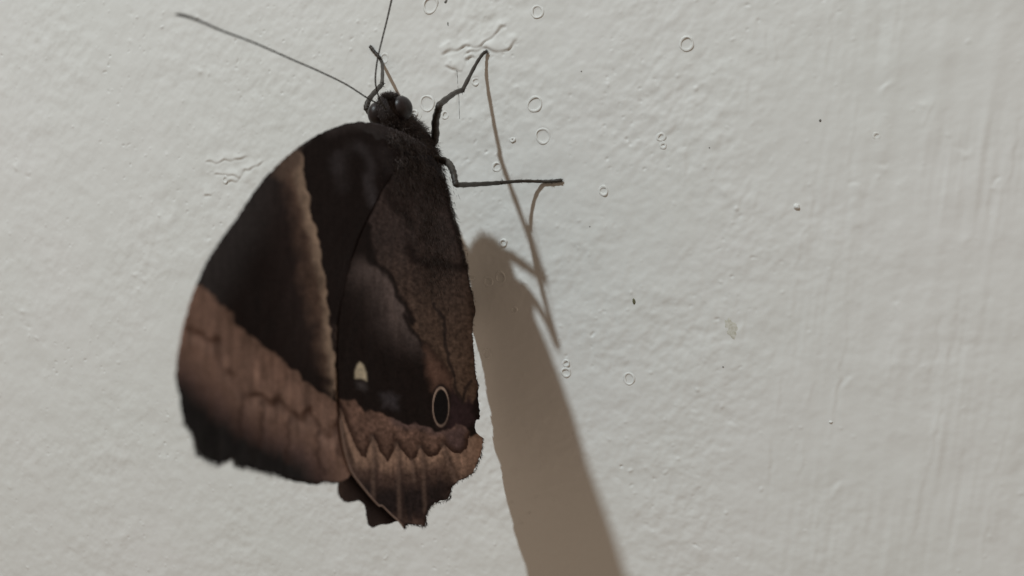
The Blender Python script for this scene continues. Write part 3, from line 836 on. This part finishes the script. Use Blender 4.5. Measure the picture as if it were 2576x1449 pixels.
wing_hairs('margin_fringe', hw, k3((1474, 1318), (1490, 1294), (1530, 1300), (1595, 1308), (1598, 1262), (1615, 1208), (1640, 1182), (1720, 1158), (1742, 1138), (1745, 1085), (1785, 1050), (1872, 1000), (1898, 945), (1922, 885), (1930, 800)), 900, 7, 11, 14, (.55, .8), 4, .8)
wing_hairs('margin_fringe', fw, k3((198, 700), (250, 785), (268, 862), (292, 900), (390, 950), (478, 912), (505, 960), (640, 990), (790, 1028), (1000, 1052), (1110, 1052)), 900, 6, 5, 15, (-.3, .9), 4, .8)

# head: eyes, palps, antennae
def ellipsoid(c, r, nseg=24, nring=14):
    vv, ff = [], []
    for i in range(nring+1):
        th = math.pi*(i+.0)/nring
        th = min(max(th, .02), math.pi-.02)
        for j in range(nseg):
            a = 2*math.pi*j/nseg
            vv.append((c[0]+r[0]*math.sin(th)*math.cos(a), c[1]+r[1]*math.cos(th), c[2]+r[2]*math.sin(th)*math.sin(a)))
    for i in range(nring):
        for j in range(nseg):
            ff.append((i*nseg+j, i*nseg+(j+1) % nseg, (i+1)*nseg+(j+1) % nseg, (i+1)*nseg+j))
    return np.array(vv), np.array(ff)
e1 = at_u(k5((600, 388)), U0-3)[0]
part('eye', *ellipsoid(e1, (22, 27, 29)), mat_eye)
e2 = e1-54*PN/np.linalg.norm(PN)+np.array([0, -5, 0])
part('eye', *ellipsoid(e2, (22, 27, 29)), mat_eye)
def palp(pts, us_, name='palp'):
    X = np.array([at_u([p], u)[0] for p, u in zip(pts, us_)])
    p = smooth_path(X, 6)
    v_, f_ = tube(p, np.interp(np.linspace(0, 1, len(p)), [0, .3, .75, 1], [8, 10, 8, 2.5]), 10)
    o = part(name, v_, f_, mat_body)
    n = 260
    g = np.random.default_rng(500+int(us_[0]))
    ii = g.integers(0, len(v_), n)
    d = g.normal(size=(n, 3))*.5+np.array([0, 1, .1])
    d /= np.linalg.norm(d, axis=1)[:, None]
    strands('fur', v_[ii], d, 6*(.5+g.random(n)), .5, mat_fur, o, .3, 9)
palp(k5((600, 330), (540, 270), (470, 245), (375, 235)), (U0-20, U0-18, U0-18, U0-20))
palp(k5((560, 345), (500, 290), (440, 262), (390, 255)), (U0-38, U0-40, U0-40, U0-38))

def antenna(pts, us_, rads):
    X = np.array([at_u([p], u)[0] for p, u in zip(pts, us_)])
    p = smooth_path(X, 14)
    r = np.interp(np.linspace(0, 1, len(p)), *rads)
    r = r*(1+.10*np.sin(np.arange(len(p))*2.1))
    v_, f_ = tube(p, r, 8)
    return part('antenna', v_, f_, mat_ant)
antenna([(955, 262), (925, 247), (870, 212), (800, 178), (740, 152), (640, 108), (560, 78), (500, 52), (465, 40), (441, 36)], np.linspace(U0-26, U0-72, 10),
        ([0, .03, .5, .75, .93, 1], [2.8, 1.7, 1.6, 1.9, 2.5, .8]))
antenna(list(k1((440, 790), (400, 730), (372, 640), (365, 560), (380, 430), (410, 300), (450, 140), (482, 0), (494, -40), (503, -75))), U0+np.array([-24, -20, -14, -8, 2, 12, 17, 20, 20, 20]),
        ([0, .03, .5, .75, .93, 1], [2.8, 1.8, 1.7, 2.0, 2.6, .8]))

# legs
def leg(pts, hs, rads, spines, name='leg'):
    X = np.array([at_h([p], h)[0] for p, h in zip(pts, hs)])
    p = smooth_path(X, 9)
    r = 1.25*np.interp(np.linspace(0, len(pts)-1, len(p)), np.arange(len(pts)), rads)
    r = r*(1+.09*np.sin(np.arange(len(p))*1.4))
    v_, f_ = tube(p, r, 10)
    o = part(name, v_, f_, mat_leg)
    g = np.random.default_rng(int(pts[0][0]))
    # short bristles along the shin and foot
    n = 320
    i = g.integers(0, len(p)-2, n)
    d = g.normal(size=(n, 3)); tt = p[i+1]-p[i]; tt /= np.linalg.norm(tt, axis=1)[:, None]
    d -= tt*(d*tt).sum(1)[:, None]; d /= np.linalg.norm(d, axis=1)[:, None]
    root = p[i]+d*r[i][:, None]*.8
    d = d*.7-tt*.6; d /= np.linalg.norm(d, axis=1)[:, None]
    strands('bristle', root, d, 4.2*(.5+g.random(n)), .35, mat_leg, o, .1, 3)
    for (a, bq, h) in spines:
        A_, B_ = at_h([a], h)[0], at_h([bq], h)[0]
        v_, f_ = tube(np.array([A_, (A_+B_)/2, B_]), [1.2, .8, .2], 5)
        part('spur', v_, f_, mat_leg, o)
    # claws at the foot
    t0 = X[0]-X[1]; t0 /= np.linalg.norm(t0)
    for s in (-1, 1):
        sd_ = np.cross(t0, [0, 0, 1.0])*s
        c0 = X[0]; c1_ = c0+t0*3+sd_*2+np.array([0, 0, .8]); c2_ = c0+t0*4.5+sd_*2.5; c2_[2] = .1
        v_, f_ = tube(np.array([c0, c1_, c2_]), [1.3, .9, .25], 5)
        part('claw', v_, f_, mat_leg, o)
    return o
L1 = list(k1((1172, 372), (1140, 395), (1085, 480), (1000, 645), (985, 655), (930, 680), (835, 755), (822, 790), (800, 880), (795, 1010), (740, 1080)))
leg(L1, [4.2, 14, 42, 112, 120, 180, 300, 305, 262, 215, 215], [3.6, 3.2, 3.5, 4.2, 4.6, 4.8, 5.8, 6.2, 7.0, 7.6, 7.4],
    [(k1((990, 655))[0], k1((996, 688))[0], 118), (k1((1000, 650))[0], k1((1012, 672))[0], 116)])
L2 = list(k1((1712, 1306), (1650, 1312), (1560, 1314), (1420, 1312), (1290, 1322), (1260, 1325), (1100, 1335), (965, 1338), (945, 1322), (930, 1250), (905, 1195), (865, 1165), (800, 1150)))
leg(L2, [4.5, 4.8, 7.5, 40, 88, 95, 200, 296, 300, 285, 262, 240, 235], [3.6, 3.4, 3.2, 3.2, 3.6, 4.0, 4.4, 5.0, 5.4, 5.8, 6.2, 6.6, 6.6],
    [(k1((1285, 1312))[0], k1((1280, 1290))[0], 92), (k1((1290, 1330))[0], k1((1308, 1336))[0], 92)])
L3 = list(k1((328, 338), (352, 368), (390, 412), (414, 465), (414, 590), (405, 618), (330, 705), (302, 770), (312, 800), (400, 900), (520, 980)))
leg(L3, [4.5, 4.6, 5.5, 14, 150, 172, 240, 262, 262, 250, 240], [3.6, 3.4, 3.4, 3.4, 3.8, 4.3, 4.9, 5.3, 5.5, 6.0, 6.2],
    [(k1((412, 610))[0], k1((440, 605))[0], 168), (k1((410, 622))[0], k1((438, 632))[0], 168)])
L4 = [(905, 640), (915, 632), (930, 620), (985, 590), (1010, 560), (1015, 530), (1040, 450)]
leg(L4, [2.5, 3, 8, 90, 200, 230, 240], [2.6, 2.4, 2.6, 3.4, 5.0, 5.4, 6.2], [])
